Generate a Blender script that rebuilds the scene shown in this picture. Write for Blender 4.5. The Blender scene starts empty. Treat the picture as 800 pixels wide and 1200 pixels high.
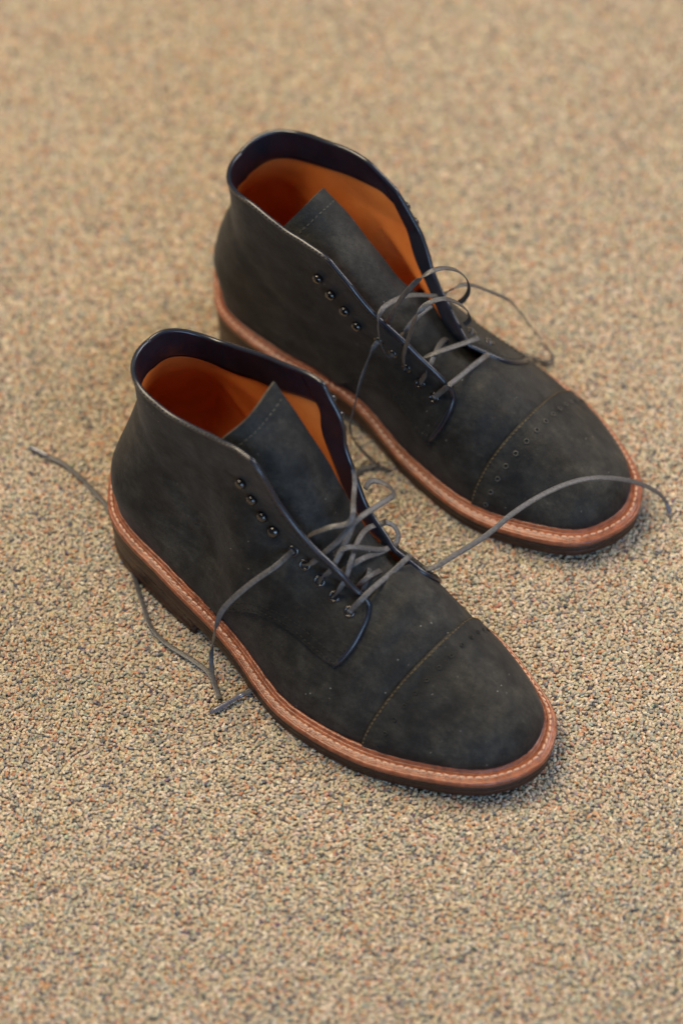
import bpy, math, random
import numpy as np
from mathutils import Matrix, Vector

random.seed(7)
rng = np.random.default_rng(11)
S = bpy.context.scene
C = S.collection
CM = 0.01

# ------------------------------------------------------------------ camera
cam_d = bpy.data.cameras.new('camera')
cam = bpy.data.objects.new('camera', cam_d)
C.objects.link(cam)
PITCH, ROLL, DIST = 0.8901, -0.0226, 1.58734
fwd = Vector((0, math.cos(PITCH), -math.sin(PITCH)))
right0 = Vector((1, 0, 0))
up0 = right0.cross(fwd)
rgt = right0 * math.cos(ROLL) + up0 * math.sin(ROLL)
upv = -right0 * math.sin(ROLL) + up0 * math.cos(ROLL)
loc = -fwd * DIST
cam.matrix_world = Matrix(((rgt.x, upv.x, -fwd.x, loc.x), (rgt.y, upv.y, -fwd.y, loc.y),
                           (rgt.z, upv.z, -fwd.z, loc.z), (0, 0, 0, 1)))
cam_d.sensor_fit = 'VERTICAL'
cam_d.sensor_height = 36
cam_d.sensor_width = 24
cam_d.lens = 96
cam_d.clip_end = 50
cam_d.dof.use_dof = True
cam_d.dof.focus_distance = 1.502
cam_d.dof.aperture_fstop = 3.1
S.camera = cam

# ------------------------------------------------------------------ light
W = bpy.data.worlds.new('World')
S.world = W
W.use_nodes = True
W.node_tree.nodes['Background'].inputs[0].default_value = (0.80, 0.86, 1.0, 1)
W.node_tree.nodes['Background'].inputs[1].default_value = 0.11

def area(name, pos, target, sx, sy, power, col):
    d = bpy.data.lights.new(name, 'AREA')
    d.shape = 'RECTANGLE'
    d.size, d.size_y = sx, sy
    d.energy, d.color = power, col
    o = bpy.data.objects.new(name, d)
    C.objects.link(o)
    o.location = pos
    o.rotation_euler = (Vector(target) - Vector(pos)).to_track_quat('-Z', 'Y').to_euler()
    return o
area('ceiling_light', (-0.75, 0.65, 2.3), (0, 0.05, 0), 1.7, 1.3, 102, (1.0, 0.83, 0.58))
area('window_light', (0.55, -2.1, 0.80), (0, 0, 0.05), 1.5, 0.9, 30, (0.46, 0.68, 1.0))
area('side_light', (2.2, 0.9, 1.9), (0, 0, 0), 1.2, 1.2, 52, (1.0, 0.96, 0.97))

S.view_settings.view_transform = 'Standard'
S.view_settings.look = 'None'
S.view_settings.exposure = 0.0
S.view_settings.gamma = 1.0
S.cycles.use_denoising = True
S.cycles.max_bounces = 6

# ------------------------------------------------------------------ materials
def new_mat(name):
    m = bpy.data.materials.new(name)
    m.use_nodes = True
    nt = m.node_tree
    return m, nt, nt.nodes['Principled BSDF']

def node(nt, typ, **kw):
    n = nt.nodes.new(typ)
    for k, v in kw.items():
        if k in n.inputs.keys() if hasattr(n, 'inputs') else False:
            n.inputs[k].default_value = v
        else:
            setattr(n, k, v)
    return n

def noise(nt, scale, detail=4, rough=0.55, vec=None):
    n = nt.nodes.new('ShaderNodeTexNoise')
    n.inputs['Scale'].default_value = scale
    n.inputs['Detail'].default_value = detail
    n.inputs['Roughness'].default_value = rough
    if vec is not None:
        nt.links.new(vec, n.inputs['Vector'])
    return n

def ramp(nt, fac, stops):
    r = nt.nodes.new('ShaderNodeValToRGB')
    el = r.color_ramp.elements
    while len(el) > 1:
        el.remove(el[-1])
    el[0].position, el[0].color = stops[0][0], (*stops[0][1], 1)
    for p, c in stops[1:]:
        e = el.new(p)
        e.color = (*c, 1)
    nt.links.new(fac, r.inputs['Fac'])
    return r

def mix(nt, fac, a, b, mode='MIX'):
    m = nt.nodes.new('ShaderNodeMix')
    m.data_type = 'RGBA'
    m.blend_type = mode
    for s, v in ((0, fac), (6, a), (7, b)):
        if isinstance(v, (int, float)):
            m.inputs[s].default_value = v
        elif isinstance(v, tuple):
            m.inputs[s].default_value = (*v, 1)
        else:
            nt.links.new(v, m.inputs[s])
    return m.outputs[2]

def bump(nt, h, strength, dist, bsdf, prev=None):
    b = nt.nodes.new('ShaderNodeBump')
    b.inputs['Strength'].default_value = strength
    b.inputs['Distance'].default_value = dist
    nt.links.new(h, b.inputs['Height'])
    if prev is not None:
        nt.links.new(prev, b.inputs['Normal'])
    nt.links.new(b.outputs[0], bsdf.inputs['Normal'])
    return b.outputs[0]

def coords(nt):
    return nt.nodes.new('ShaderNodeTexCoord').outputs['Object']

def suede_mat(name, dark, lightc, seed):
    m, nt, b = new_mat(name)
    mp = nt.nodes.new('ShaderNodeMapping')
    mp.inputs['Location'].default_value = (seed, seed * 0.37, seed * 0.71)
    nt.links.new(coords(nt), mp.inputs['Vector'])
    v = mp.outputs[0]
    big = noise(nt, 22, 7, 0.72, v)
    mid = noise(nt, 120, 5, 0.65, v)
    fine = noise(nt, 1400, 3, 0.6, v)
    c = ramp(nt, big.outputs[0], [(0.36, dark), (0.50, tuple(0.5 * (a + c) for a, c in zip(dark, lightc))), (0.66, lightc)]).outputs[0]
    c = mix(nt, 0.55, c, ramp(nt, mid.outputs[0], [(0.38, (0.25, 0.25, 0.26)), (0.62, (1.6, 1.55, 1.47))]).outputs[0], 'MULTIPLY')
    c = mix(nt, 0.8, c, ramp(nt, fine.outputs[0], [(0.3, (0.45, 0.45, 0.45)), (0.7, (1.6, 1.6, 1.6))]).outputs[0], 'MULTIPLY')
    # brushed nap: long faint streaks
    mp2 = nt.nodes.new('ShaderNodeMapping')
    mp2.inputs['Rotation'].default_value = (0.3, 0.5, 0.4)
    mp2.inputs['Scale'].default_value = (70, 420, 420)
    nt.links.new(v, mp2.inputs['Vector'])
    st = noise(nt, 1.0, 3, 0.6, mp2.outputs[0])
    c = mix(nt, 0.5, c, ramp(nt, st.outputs[0], [(0.35, (0.55, 0.55, 0.55)), (0.65, (1.45, 1.44, 1.42))]).outputs[0], 'MULTIPLY')
    # oil-darkened rub marks, painted per vertex where the boot has them
    wa = nt.nodes.new('ShaderNodeAttribute')
    wa.attribute_name = 'rub'
    wn = noise(nt, 90, 4, 0.6, v)
    wm = nt.nodes.new('ShaderNodeMath')
    wm.operation = 'MULTIPLY'
    nt.links.new(wa.outputs['Fac'], wm.inputs[0])
    nt.links.new(ramp(nt, wn.outputs[0], [(0.32, (0.35, 0.35, 0.35)), (0.6, (1, 1, 1))]).outputs[0], wm.inputs[1])
    c = mix(nt, wm.outputs[0], c, (0.0028, 0.0028, 0.0028))
    # lint specks
    vo = nt.nodes.new('ShaderNodeTexVoronoi')
    vo.inputs['Scale'].default_value = 210
    nt.links.new(v, vo.inputs['Vector'])
    sp = ramp(nt, vo.outputs['Distance'], [(0.045, (1, 1, 1)), (0.075, (0, 0, 0))])
    gate = noise(nt, 60, 2, 0.5, v)
    gt = ramp(nt, gate.outputs[0], [(0.56, (0, 0, 0)), (0.62, (1, 1, 1))])
    sp2 = mix(nt, 1.0, sp.outputs[0], gt.outputs[0], 'MULTIPLY')
    c = mix(nt, sp2, c, (0.32, 0.31, 0.29))
    nt.links.new(c, b.inputs['Base Color'])
    b.inputs['Roughness'].default_value = 0.58
    b.inputs['Specular IOR Level'].default_value = 0.27
    b.inputs['Sheen Weight'].default_value = 0.05
    b.inputs['Sheen Roughness'].default_value = 0.45
    b.inputs['Sheen Tint'].default_value = (0.8, 0.85, 1.0, 1)
    n1 = bump(nt, fine.outputs[0], 0.45, 0.0007, b)
    n2 = bump(nt, mid.outputs[0], 0.35, 0.0016, b, n1)
    soft = noise(nt, 38, 3, 0.5, v)
    bump(nt, soft.outputs[0], 0.35, 0.004, b, n2)
    return m

def leather_mat(name, col, col2, rough, spec=0.5, scale=60, coat=0.0, bstr=0.2):
    m, nt, b = new_mat(name)
    v = coords(nt)
    n = noise(nt, scale, 5, 0.6, v)
    nt.links.new(ramp(nt, n.outputs[0], [(0.3, col), (0.7, col2)]).outputs[0], b.inputs['Base Color'])
    b.inputs['Roughness'].default_value = rough
    b.inputs['Specular IOR Level'].default_value = spec
    b.inputs['Coat Weight'].default_value = coat
    b.inputs['Coat Roughness'].default_value = 0.25
    f = noise(nt, 900, 3, 0.6, v)
    n1 = bump(nt, f.outputs[0], bstr, 0.0005, b)
    bump(nt, n.outputs[0], bstr, 0.001, b, n1)
    return m

M = {}
M['suede'] = suede_mat('black_suede', (0.0034, 0.0039, 0.0047), (0.0255, 0.0251, 0.0228), 0.0)
M['suede_cap'] = suede_mat('black_suede_cap', (0.0032, 0.0036, 0.0042), (0.0300, 0.0285, 0.0240), 3.1)
M['suede_tongue'] = suede_mat('black_suede_tongue', (0.0036, 0.0042, 0.0050), (0.0240, 0.0239, 0.0222), 5.3)
M['navy'] = leather_mat('navy_leather', (0.005, 0.0075, 0.013), (0.010, 0.0135, 0.022), 0.30, 0.5, 80)
M['binding'] = leather_mat('binding_leather', (0.006, 0.008, 0.015), (0.011, 0.014, 0.026), 0.28, 0.55, 90, 0.15, 0.05)
M['raw'] = leather_mat('raw_leather_edge', (0.035, 0.033, 0.029), (0.13, 0.118, 0.10), 0.8, 0.3, 300)
M['tan'] = leather_mat('tan_lining_leather', (0.46, 0.112, 0.019), (0.70, 0.22, 0.050), 0.42, 0.4, 16, 0, 0.2)
M['welt'] = leather_mat('welt_leather', (0.110, 0.028, 0.011), (0.29, 0.090, 0.040), 0.30, 0.5, 260, 0.15, 0.5)
M['weltedge'] = leather_mat('welt_edge_leather', (0.13, 0.040, 0.018), (0.27, 0.085, 0.038), 0.5, 0.4, 200, 0.0, 0.5)
M['sole'] = leather_mat('dark_sole_edge', (0.016, 0.0080, 0.0062), (0.036, 0.0185, 0.0145), 0.40, 0.3, 220, 0.1, 0.5)
M['outsole'] = leather_mat('brown_outsole_edge', (0.022, 0.0085, 0.0055), (0.050, 0.0195, 0.0125), 0.40, 0.3, 150, 0.1, 0.4)
M['stitch'] = leather_mat('welt_thread', (0.40, 0.22, 0.145), (0.60, 0.39, 0.29), 0.6, 0.4, 500)
M['tanstitch'] = leather_mat('tan_thread', (0.045, 0.034, 0.018), (0.15, 0.11, 0.058), 0.7, 0.3, 500)
M['darkstitch'] = leather_mat('dark_thread', (0.006, 0.006, 0.006), (0.012, 0.012, 0.012), 0.7, 0.3, 500)
M['greystitch'] = leather_mat('grey_thread', (0.05, 0.05, 0.045), (0.10, 0.10, 0.09), 0.7, 0.3, 500)
M['rim_glint'] = leather_mat('suede_rim_glint', (0.030, 0.029, 0.027), (0.075, 0.071, 0.063), 0.5, 0.4, 400)  # paler rim colour stands in for light caught on the hole edges
M['lace'] = leather_mat('waxed_lace', (0.046, 0.044, 0.045), (0.094, 0.089, 0.090), 0.42, 0.5, 500, 0.0, 0.4)

def metal(name, col, rough, metallic=1.0):
    m, nt, b = new_mat(name)
    b.inputs['Base Color'].default_value = (*col, 1)
    b.inputs['Roughness'].default_value = rough
    b.inputs['Metallic'].default_value = metallic
    b.inputs['Coat Weight'].default_value = 1.0
    b.inputs['Coat Roughness'].default_value = 0.08
    return m
M['eyelet'] = metal('black_enamel', (0.012, 0.012, 0.014), 0.18, 0.6)
M['eyelet_worn'] = metal('worn_dark_enamel', (0.035, 0.031, 0.032), 0.26, 0.7)
M['aglet'] = metal('aglet_plastic', (0.10, 0.10, 0.13), 0.15, 0.0)
m_, nt_, b_ = new_mat('eyelet_hole')
b_.inputs['Base Color'].default_value = (0.004, 0.004, 0.004, 1)
b_.inputs['Roughness'].default_value = 0.9
M['hole'] = m_

# ------------------------------------------------------------------ mesh helpers
def link(name, me, parent=None):
    o = bpy.data.objects.new(name, me)
    C.objects.link(o)
    if parent is not None:
        o.parent = parent
    return o

def mesh(name, V, Fc, mat, parent=None, smooth=True):
    me = bpy.data.meshes.new(name)
    me.from_pydata((np.asarray(V, float) * CM).tolist(), [], [list(map(int, f)) for f in Fc])
    if smooth:
        me.polygons.foreach_set('use_smooth', [True] * len(me.polygons))
    me.materials.append(M[mat] if isinstance(mat, str) else mat)
    me.update()
    return link(name, me, parent)

def grid_faces(n, m, cn=False, cm=False, off=0):
    Fc = []
    for i in range(n if cn else n - 1):
        for j in range(m if cm else m - 1):
            a, b = i, (i + 1) % n
            c, d = j, (j + 1) % m
            Fc.append((off + a * m + c, off + b * m + c, off + b * m + d, off + a * m + d))
    return Fc

class Bag:
    def __init__(s):
        s.V, s.F, s.n = [], [], 0
    def add(s, V, Fc):
        V = np.asarray(V, float).reshape(-1, 3)
        s.V.append(V)
        s.F += [tuple(i + s.n for i in f) for f in Fc]
        s.n += len(V)
    def build(s, name, mat, parent=None, smooth=True):
        return mesh(name, np.concatenate(s.V), s.F, mat, parent, smooth)

def cr(P, n=14, closed=True):
    P = np.array(P, float)
    N = len(P)
    out = []
    for i in range(N if closed else N - 1):
        if closed:
            a, b, c, d = P[i - 1], P[i], P[(i + 1) % N], P[(i + 2) % N]
        else:
            b, c = P[i], P[i + 1]
            a = P[i - 1] if i else 2 * b - c
            d = P[i + 2] if i + 2 < N else 2 * c - b
        t = np.linspace(0, 1, n, endpoint=False)[:, None]
        h = np.linalg.norm(c - b)
        m1 = (c - a) / max(h + np.linalg.norm(b - a), 1e-6) * h
        m2 = (d - b) / max(np.linalg.norm(d - c) + h, 1e-6) * h
        out.append((2*t**3-3*t**2+1)*b + (t**3-2*t**2+t)*m1 + (-2*t**3+3*t**2)*c + (t**3-t**2)*m2)
    if not closed:
        out.append(P[-1:])
    return np.concatenate(out)

def resample(P, n):
    d = np.r_[0, np.cumsum(np.linalg.norm(np.diff(P, axis=0), axis=1))]
    t = np.linspace(0, d[-1], n)
    return np.stack([np.interp(t, d, P[:, k]) for k in range(P.shape[1])], 1)

def unit(v):
    return v / np.maximum(np.linalg.norm(v, axis=-1, keepdims=True), 1e-9)

def tube(P, r, k=8, closed=False, flat=None, ref=None, caps=True):
    """tube (or flat ribbon) along P; flat=(half width, half thickness)"""
    P = np.asarray(P, float)
    n = len(P)
    T = unit(np.roll(P, -1, 0) - np.roll(P, 1, 0)) if closed else unit(np.gradient(P, axis=0))
    if ref is None:
        ref = np.tile(np.array([0.13, 0.31, 0.94]), (n, 1))
    N = unit(ref - (ref * T).sum(1, keepdims=True) * T)
    B = np.cross(T, N)
    a = np.linspace(0, 2 * np.pi, k, endpoint=False)
    rr = np.broadcast_to(np.asarray(r, float), (n,))
    if flat is None:
        ca, sa = np.cos(a), np.sin(a)
        V = P[:, None] + rr[:, None, None] * (B[:, None] * ca[None, :, None] + N[:, None] * sa[None, :, None])
    else:
        ca = np.sign(np.cos(a)) * np.abs(np.cos(a)) ** 0.55 * flat[0]
        sa = np.sign(np.sin(a)) * np.abs(np.sin(a)) ** 0.8 * flat[1]
        V = P[:, None] + rr[:, None, None] * (B[:, None] * ca[None, :, None] + N[:, None] * sa[None, :, None])
    Fc = grid_faces(n, k, cn=closed, cm=True)
    if not closed and caps:
        Fc.append(tuple(range(k))[::-1])
        Fc.append(tuple(range((n - 1) * k, n * k)))
    return V.reshape(-1, 3), Fc

def lathe(profile, pos, axis, k=16, squash=1.0):
    """profile [(r,h)...] turned about axis at pos"""
    ax = unit(np.asarray(axis, float))
    t = np.array([0, 0, 1.0]) if abs(ax[2]) < 0.9 else np.array([1.0, 0, 0])
    u = unit(np.cross(t, ax))
    w = np.cross(ax, u)
    a = np.linspace(0, 2 * np.pi, k, endpoint=False)
    pr = np.array(profile, float)
    V = np.asarray(pos, float) + pr[:, 1, None, None] * ax + pr[:, 0, None, None] * (
        np.cos(a)[None, :, None] * u + squash * np.sin(a)[None, :, None] * w)
    return V.reshape(-1, 3), grid_faces(len(pr), k, cm=True)

def stitches(P, N, length, gap, width, height, bag, jit=0.15):
    """short raised stitches along P (with surface normals N)"""
    d = np.r_[0, np.cumsum(np.linalg.norm(np.diff(P, axis=0), axis=1))]
    s = 0.0
    prof = [(-0.5, 0.25), (-0.36, 0.85), (0, 1.0), (0.36, 0.85), (0.5, 0.25)]
    while s + length < d[-1]:
        L = length * (1 + jit * (rng.random() - 0.5))
        c = s + L / 2
        p = np.array([np.interp(c, d, P[:, k]) for k in range(3)])
        q = np.array([np.interp(c + 0.05, d, P[:, k]) for k in range(3)])
        nn = unit(np.array([np.interp(c, d, N[:, k]) for k in range(3)]))
        t = unit(q - p)
        b = unit(np.cross(nn, t))
        nn = np.cross(t, b)
        t = unit(t + b * 0.12 * rng.normal())
        V = []
        for f, g in prof:
            for ang in (0, 60, 120, 180, 240, 300):
                a = math.radians(ang)
                V.append(p + t * f * L + b * math.cos(a) * width * 0.5 * g + nn * (math.sin(a) * height * 0.5 * g))
        Fc = grid_faces(5, 6, cm=True) + [(5, 4, 3, 2, 1, 0), (24, 25, 26, 27, 28, 29)]
        bag.add(V, Fc)
        s += L + gap * (1 + jit * (rng.random() - 0.5))

def smooth(a, b, x):
    t = np.clip((np.asarray(x, float) - a) / (b - a), 0, 1)
    return t * t * (3 - 2 * t)

# ------------------------------------------------------------------ the carpet
def carpet_colours(n):
    pal = np.array([
        (0.46, 0.37, 0.245), (0.52, 0.44, 0.32), (0.40, 0.33, 0.23), (0.60, 0.53, 0.41),
        (0.36, 0.35, 0.26), (0.30, 0.31, 0.26), (0.45, 0.25, 0.15), (0.40, 0.18, 0.09),
        (0.055, 0.06, 0.08), (0.24, 0.22, 0.20), (0.50, 0.38, 0.28), (0.16, 0.15, 0.15)])
    w = np.array([20, 16, 15, 8, 10, 7, 8, 3.5, 3.0, 6, 9, 4.0])
    i = rng.choice(len(pal), n, p=w / w.sum())
    pal = pal * np.array([1.01, 1.00, 1.01])
    mean = (pal * (w / w.sum())[:, None]).sum(0)
    c = (mean + (pal[i] - mean) * 0.85) * (0.84 + 0.32 * rng.random((n, 1)))
    return np.clip(c + rng.normal(0, 0.012, (n, 3)), 0.01, 0.9)

m, nt, b = new_mat('carpet_backing')
v = coords(nt)
vo = nt.nodes.new('ShaderNodeTexVoronoi')
vo.inputs['Scale'].default_value = 480
nt.links.new(v, vo.inputs['Vector'])
sep = nt.nodes.new('ShaderNodeSeparateColor')
nt.links.new(vo.outputs['Color'], sep.inputs[0])
cc = ramp(nt, sep.outputs[0], [(0.0, (0.07, 0.07, 0.08)), (0.08, (0.24, 0.22, 0.19)), (0.2, (0.40, 0.21, 0.12)),
                               (0.3, (0.34, 0.33, 0.25)), (0.5, (0.45, 0.36, 0.24)), (0.8, (0.52, 0.43, 0.31)), (1.0, (0.6, 0.53, 0.41))]).outputs[0]
cc = mix(nt, 1.0, cc, ramp(nt, vo.outputs['Distance'], [(0.25, (0.78, 0.77, 0.79)), (0.9, (0.44, 0.43, 0.45))]).outputs[0], 'MULTIPLY')
nt.links.new(cc, b.inputs['Base Color'])
b.inputs['Roughness'].default_value = 0.95
inv = nt.nodes.new('ShaderNodeMath')
inv.operation = 'MULTIPLY'
inv.inputs[1].default_value = -1
nt.links.new(vo.outputs['Distance'], inv.inputs[0])
bump(nt, inv.outputs[0], 0.5, 0.001, b)
M['backing'] = m

me = bpy.data.meshes.new('carpet')
me.from_pydata([(-2.5, -2.5, -0.0016), (2.5, -2.5, -0.0016), (2.5, 2.5, -0.0016), (-2.5, 2.5, -0.0016)], [], [(0, 1, 2, 3)])
me.materials.append(M['backing'])
carpet = link('carpet', me)
carpet['kind'] = 'structure'

m, nt, b = new_mat('carpet_loop_yarn')
at_ = nt.nodes.new('ShaderNodeAttribute')
at_.attribute_type = 'INSTANCER'
at_.attribute_name = 'tuft_colour'
fz = noise(nt, 1500, 2, 0.6, coords(nt))
cc = mix(nt, 0.7, at_.outputs['Color'], ramp(nt, fz.outputs[0], [(0.3, (0.6, 0.6, 0.6)), (0.7, (1.35, 1.35, 1.35))]).outputs[0], 'MULTIPLY')
nt.links.new(cc, b.inputs['Base Color'])
b.inputs['Roughness'].default_value = 0.85
b.inputs['Specular IOR Level'].default_value = 0.25
b.inputs['Sheen Weight'].default_value = 0.15
M['yarn'] = m

pit = 0.18
ys = np.arange(-56, 84, pit)
pts = []
for k, y in enumerate(ys):
    half = 38 + (y + 40) * 0.09
    xs = np.arange(-half, half, pit * 0.95) + (k % 2) * pit * 0.4 + rng.normal(0, 0.03)
    pts.append(np.stack([xs, np.full(len(xs), y), np.zeros(len(xs))], 1))
pts = np.concatenate(pts)
n = len(pts)
pts[:, :2] += rng.normal(0, 0.06, (n, 2))
# broad unevenness of the pile
pts[:, 2] = -0.09 + 0.02 * np.sin(pts[:, 0] * 2.4) * np.sin(pts[:, 1] * 0.3) + rng.normal(0, 0.018, n)
me = bpy.data.meshes.new('carpet_pile')
me.vertices.add(n)
me.vertices.foreach_set('co', (pts * CM).ravel())
a = me.attributes.new('tuft_colour', 'FLOAT_COLOR', 'POINT')
a.data.foreach_set('color', np.c_[carpet_colours(n), np.ones(n)].ravel())
a = me.attributes.new('tuft_turn', 'FLOAT_VECTOR', 'POINT')
a.data.foreach_set('vector', np.stack([rng.normal(0, 0.55, n), rng.normal(0, 0.55, n), rng.random(n) * 6.28], 1).ravel())
a = me.attributes.new('tuft_size', 'FLOAT_VECTOR', 'POINT')
sz = 0.85 + 0.3 * rng.random(n)
a.data.foreach_set('vector', np.stack([sz * (1.1 + 0.5 * rng.random(n)), sz * (0.75 + 0.2 * rng.random(n)), sz * (0.65 + 0.3 * rng.random(n))], 1).ravel())
pile = link('carpet_pile', me)
pile['kind'] = 'stuff'
ng = bpy.data.node_groups.new('pile_loops', 'GeometryNodeTree')
ng.interface.new_socket('Geometry', in_out='INPUT', socket_type='NodeSocketGeometry')
ng.interface.new_socket('Geometry', in_out='OUTPUT', socket_type='NodeSocketGeometry')
gi, go = ng.nodes.new('NodeGroupInput'), ng.nodes.new('NodeGroupOutput')
ico = ng.nodes.new('GeometryNodeMeshIcoSphere')
ico.inputs['Radius'].default_value = 0.00112
ico.inputs['Subdivisions'].default_value = 2
ssm = ng.nodes.new('GeometryNodeSetShadeSmooth')
smt = ng.nodes.new('GeometryNodeSetMaterial')
smt.inputs['Material'].default_value = M['yarn']
iop = ng.nodes.new('GeometryNodeInstanceOnPoints')
def named(nm, dt):
    q = ng.nodes.new('GeometryNodeInputNamedAttribute')
    q.data_type = dt
    q.inputs['Name'].default_value = nm
    return q.outputs['Attribute']
lk = ng.links.new
spn = ng.nodes.new('GeometryNodeSetPosition')
nzt = ng.nodes.new('ShaderNodeTexNoise')
nzt.inputs['Scale'].default_value = 900
nzt.inputs['Detail'].default_value = 1
sub_ = ng.nodes.new('ShaderNodeVectorMath')
sub_.operation = 'SUBTRACT'
sub_.inputs[1].default_value = (0.5, 0.5, 0.5)
scl_ = ng.nodes.new('ShaderNodeVectorMath')
scl_.operation = 'SCALE'
scl_.inputs['Scale'].default_value = 0.0016
lk(nzt.outputs['Color'], sub_.inputs[0])
lk(sub_.outputs[0], scl_.inputs[0])
lk(scl_.outputs[0], spn.inputs['Offset'])
lk(ico.outputs['Mesh'], spn.inputs['Geometry'])
lk(spn.outputs['Geometry'], ssm.inputs['Geometry'])
lk(ssm.outputs['Geometry'], smt.inputs['Geometry'])
lk(gi.outputs[0], iop.inputs['Points'])
lk(smt.outputs['Geometry'], iop.inputs['Instance'])
lk(named('tuft_turn', 'FLOAT_VECTOR'), iop.inputs['Rotation'])
lk(named('tuft_size', 'FLOAT_VECTOR'), iop.inputs['Scale'])
lk(iop.outputs[0], go.inputs[0])
mod = pile.modifiers.new('loops', 'NODES')
mod.node_group = ng

# ------------------------------------------------------------------ the boots
XS = [0.5, 3, 8, 13, 18, 23, 27, 29.8]
ARC = [(18.6, 4.75), (17.06, 5.0), (15.61, 5.1), (14.2, 4.84), (12.64, 3.86), (11.6, 2.5)]
ARC_LOW = [(18.3, 4.2), (17.0, 4.75), (15.6, 4.9), (14.3, 4.6), (12.8, 3.75), (11.6, 2.4)]
TAIL = [(19.2, 3.2), (18.6, 2.4), (18.2, 1.9)]
NEARBOOT = dict(
    neck=0.12, ycb=0.85, heelw=0.0,
    pose=(-12.6495, 1.833, -0.7444), mir=1, hz=3.354, tz=1.25, spring=0.497, yt=0.342,
    lat=[1.391, 3.729, 4.733, 5.161, 6.326, 5.914, 4.306, 2.387],
    med=[1.355, 3.652, 4.403, 3.862, 4.902, 5.6, 4.546, 3.077],
    ins=[0.682, 0.505, 0.69, 0.803, 0.793, 0.904, 1.04, 1.04, 1.047, 1.112, 0.843, 0.534, 0.589, 0.687, 0.712, 0.717, 0.717, 0.71],
    zw=[-0.134, -0.147, 0.033],
    top={-1: [(2.2, 14.1), (2.5, 14.15), (3.3, 14.2), (4.2, 14.3), (5.49, 14.2), (6.83, 14.0), (8.44, 14.17), (10.31, 14.53), (11.71, 14.8), (12.8, 14.75)],
         1: [(2.2, 14.1), (2.35, 14.15), (2.77, 13.99), (3.81, 13.6), (5.06, 13.5), (7.41, 14.3), (9.88, 15.2), (11.72, 15.65), (12.64, 15.6)]},
    face={-1: [(12.8, 14.75), (13.46, 14.11), (14.38, 12.3), (15.49, 10.88), (16.72, 9.88), (18.13, 9.0), (19.0, 7.9), (19.72, 7.25), (20.06, 6.85), (20.19, 6.29), (20.2, 5.6), (19.85, 4.64)] + TAIL,
          1: [(12.64, 15.6), (13.04, 14.93), (13.99, 13.65), (14.25, 12.2), (15.07, 10.87), (16.25, 9.15), (17.58, 8.21), (18.7, 7.6), (19.6, 7.25), (20.4, 6.9), (20.8, 6.3), (20.5, 4.9)] + TAIL},
    cf={-1: [1.5, 1.7, 2.0, 2.5, 2.8, 3.0], 1: [1.4, 1.5, 2.0, 2.4, 2.8, 3.0]},
    tongue=[[(10.3, -1.95, 14.2), (11.2, -0.6, 15.6), (11.2, 1.6, 16.6)], [(12.6, -1.5, 12.9), (13.4, -0.1, 13.7), (13.0, 1.8, 14.4)],
            [(14.3, -1.35, 10.5), (15.0, 0.1, 11.4), (14.6, 2.0, 12.0)], [(16.5, -1.1, 8.3), (16.9, 0.5, 8.9), (16.7, 2.2, 8.9)],
            [(19.0, -0.9, 6.7), (19.1, 0.8, 7.2), (19.0, 2.5, 6.8)], [(20.8, -1.0, 5.9), (20.9, 0.8, 6.4), (20.8, 2.5, 5.9)]])
FARBOOT = dict(
    neck=0.28, ycb=0.45, heelw=-0.42,
    pose=(-7.092, 17.5557, -0.6901), mir=-1, hz=3.368, tz=1.252, spring=0.5, yt=0.339,
    lat=[1.479, 3.695, 4.761, 5.286, 6.243, 5.845, 4.282, 2.31],
    med=[1.131, 3.584, 4.36, 3.67, 4.859, 5.583, 4.83, 3.318],
    ins=[0.681, 0.71, 0.717, 0.717, 0.712, 0.687, 0.578, 0.617, 0.792, 1.092, 1.069, 1.121, 0.87, 0.703, 0.541, 0.728, 0.551, 0.583],
    zw=[-0.064, 0.184, -0.022],
    top={1: [(2.22, 13.9), (2.6, 13.95), (3.4, 14.1), (4.6, 14.4), (6.2, 14.6), (7.83, 14.37), (9.08, 14.14), (10.34, 14.13), (11.48, 14.06), (12.08, 13.9)],
         -1: [(2.22, 13.9), (2.29, 14.1), (2.59, 14.4), (3.3, 14.55), (4.42, 14.66), (6.05, 15.06), (7.91, 15.44), (9.75, 15.5), (10.6, 15.1), (11.96, 14.33)]},
    face={1: [(12.08, 13.9), (12.96, 13.2), (13.54, 12.75), (14.93, 11.25), (16.86, 10.15), (17.85, 9.27), (18.98, 8.42), (19.8, 7.5), (20.05, 6.8), (20.1, 6.3), (19.86, 5.23), (19.31, 3.75)] + TAIL,
          -1: [(11.95, 14.31), (13.22, 12.94), (14.39, 11.57), (15.4, 10.2), (16.9, 9.0), (18.0, 8.2), (18.9, 7.65), (19.6, 7.3), (20.2, 6.95), (20.7, 6.4), (20.75, 5.5), (20.2, 4.4)] + TAIL},
    cf={1: [1.9, 2.1, 2.3, 2.8, 3.2, 3.3], -1: [0.7, 0.8, 1.3, 2.2, 3.0, 3.2]},
    tongue=[[(8.0, 3.2, 13.4), (8.85, 1.7, 14.85), (8.7, 0.3, 14.7)], [(10.3, 3.6, 11.6), (11.1, 1.9, 12.9), (10.9, 0.1, 13.0)],
            [(12.2, 3.5, 10.6), (12.7, 1.9, 11.6), (12.3, 0.0, 11.7)], [(14.3, 3.2, 9.4), (14.5, 1.6, 10.0), (14.0, -0.1, 10.1)],
            [(16.4, 2.8, 8.1), (16.4, 1.2, 8.6), (15.9, -1.0, 8.3)], [(18.4, 2.5, 6.8), (18.4, 0.9, 7.3), (18.2, -1.2, 6.7)],
            [(20.8, 2.5, 5.9), (20.9, 0.8, 6.4), (20.8, -1.2, 5.8)]])
CFZ = [6, 7, 8, 10, 12.3, 14.5]

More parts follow.
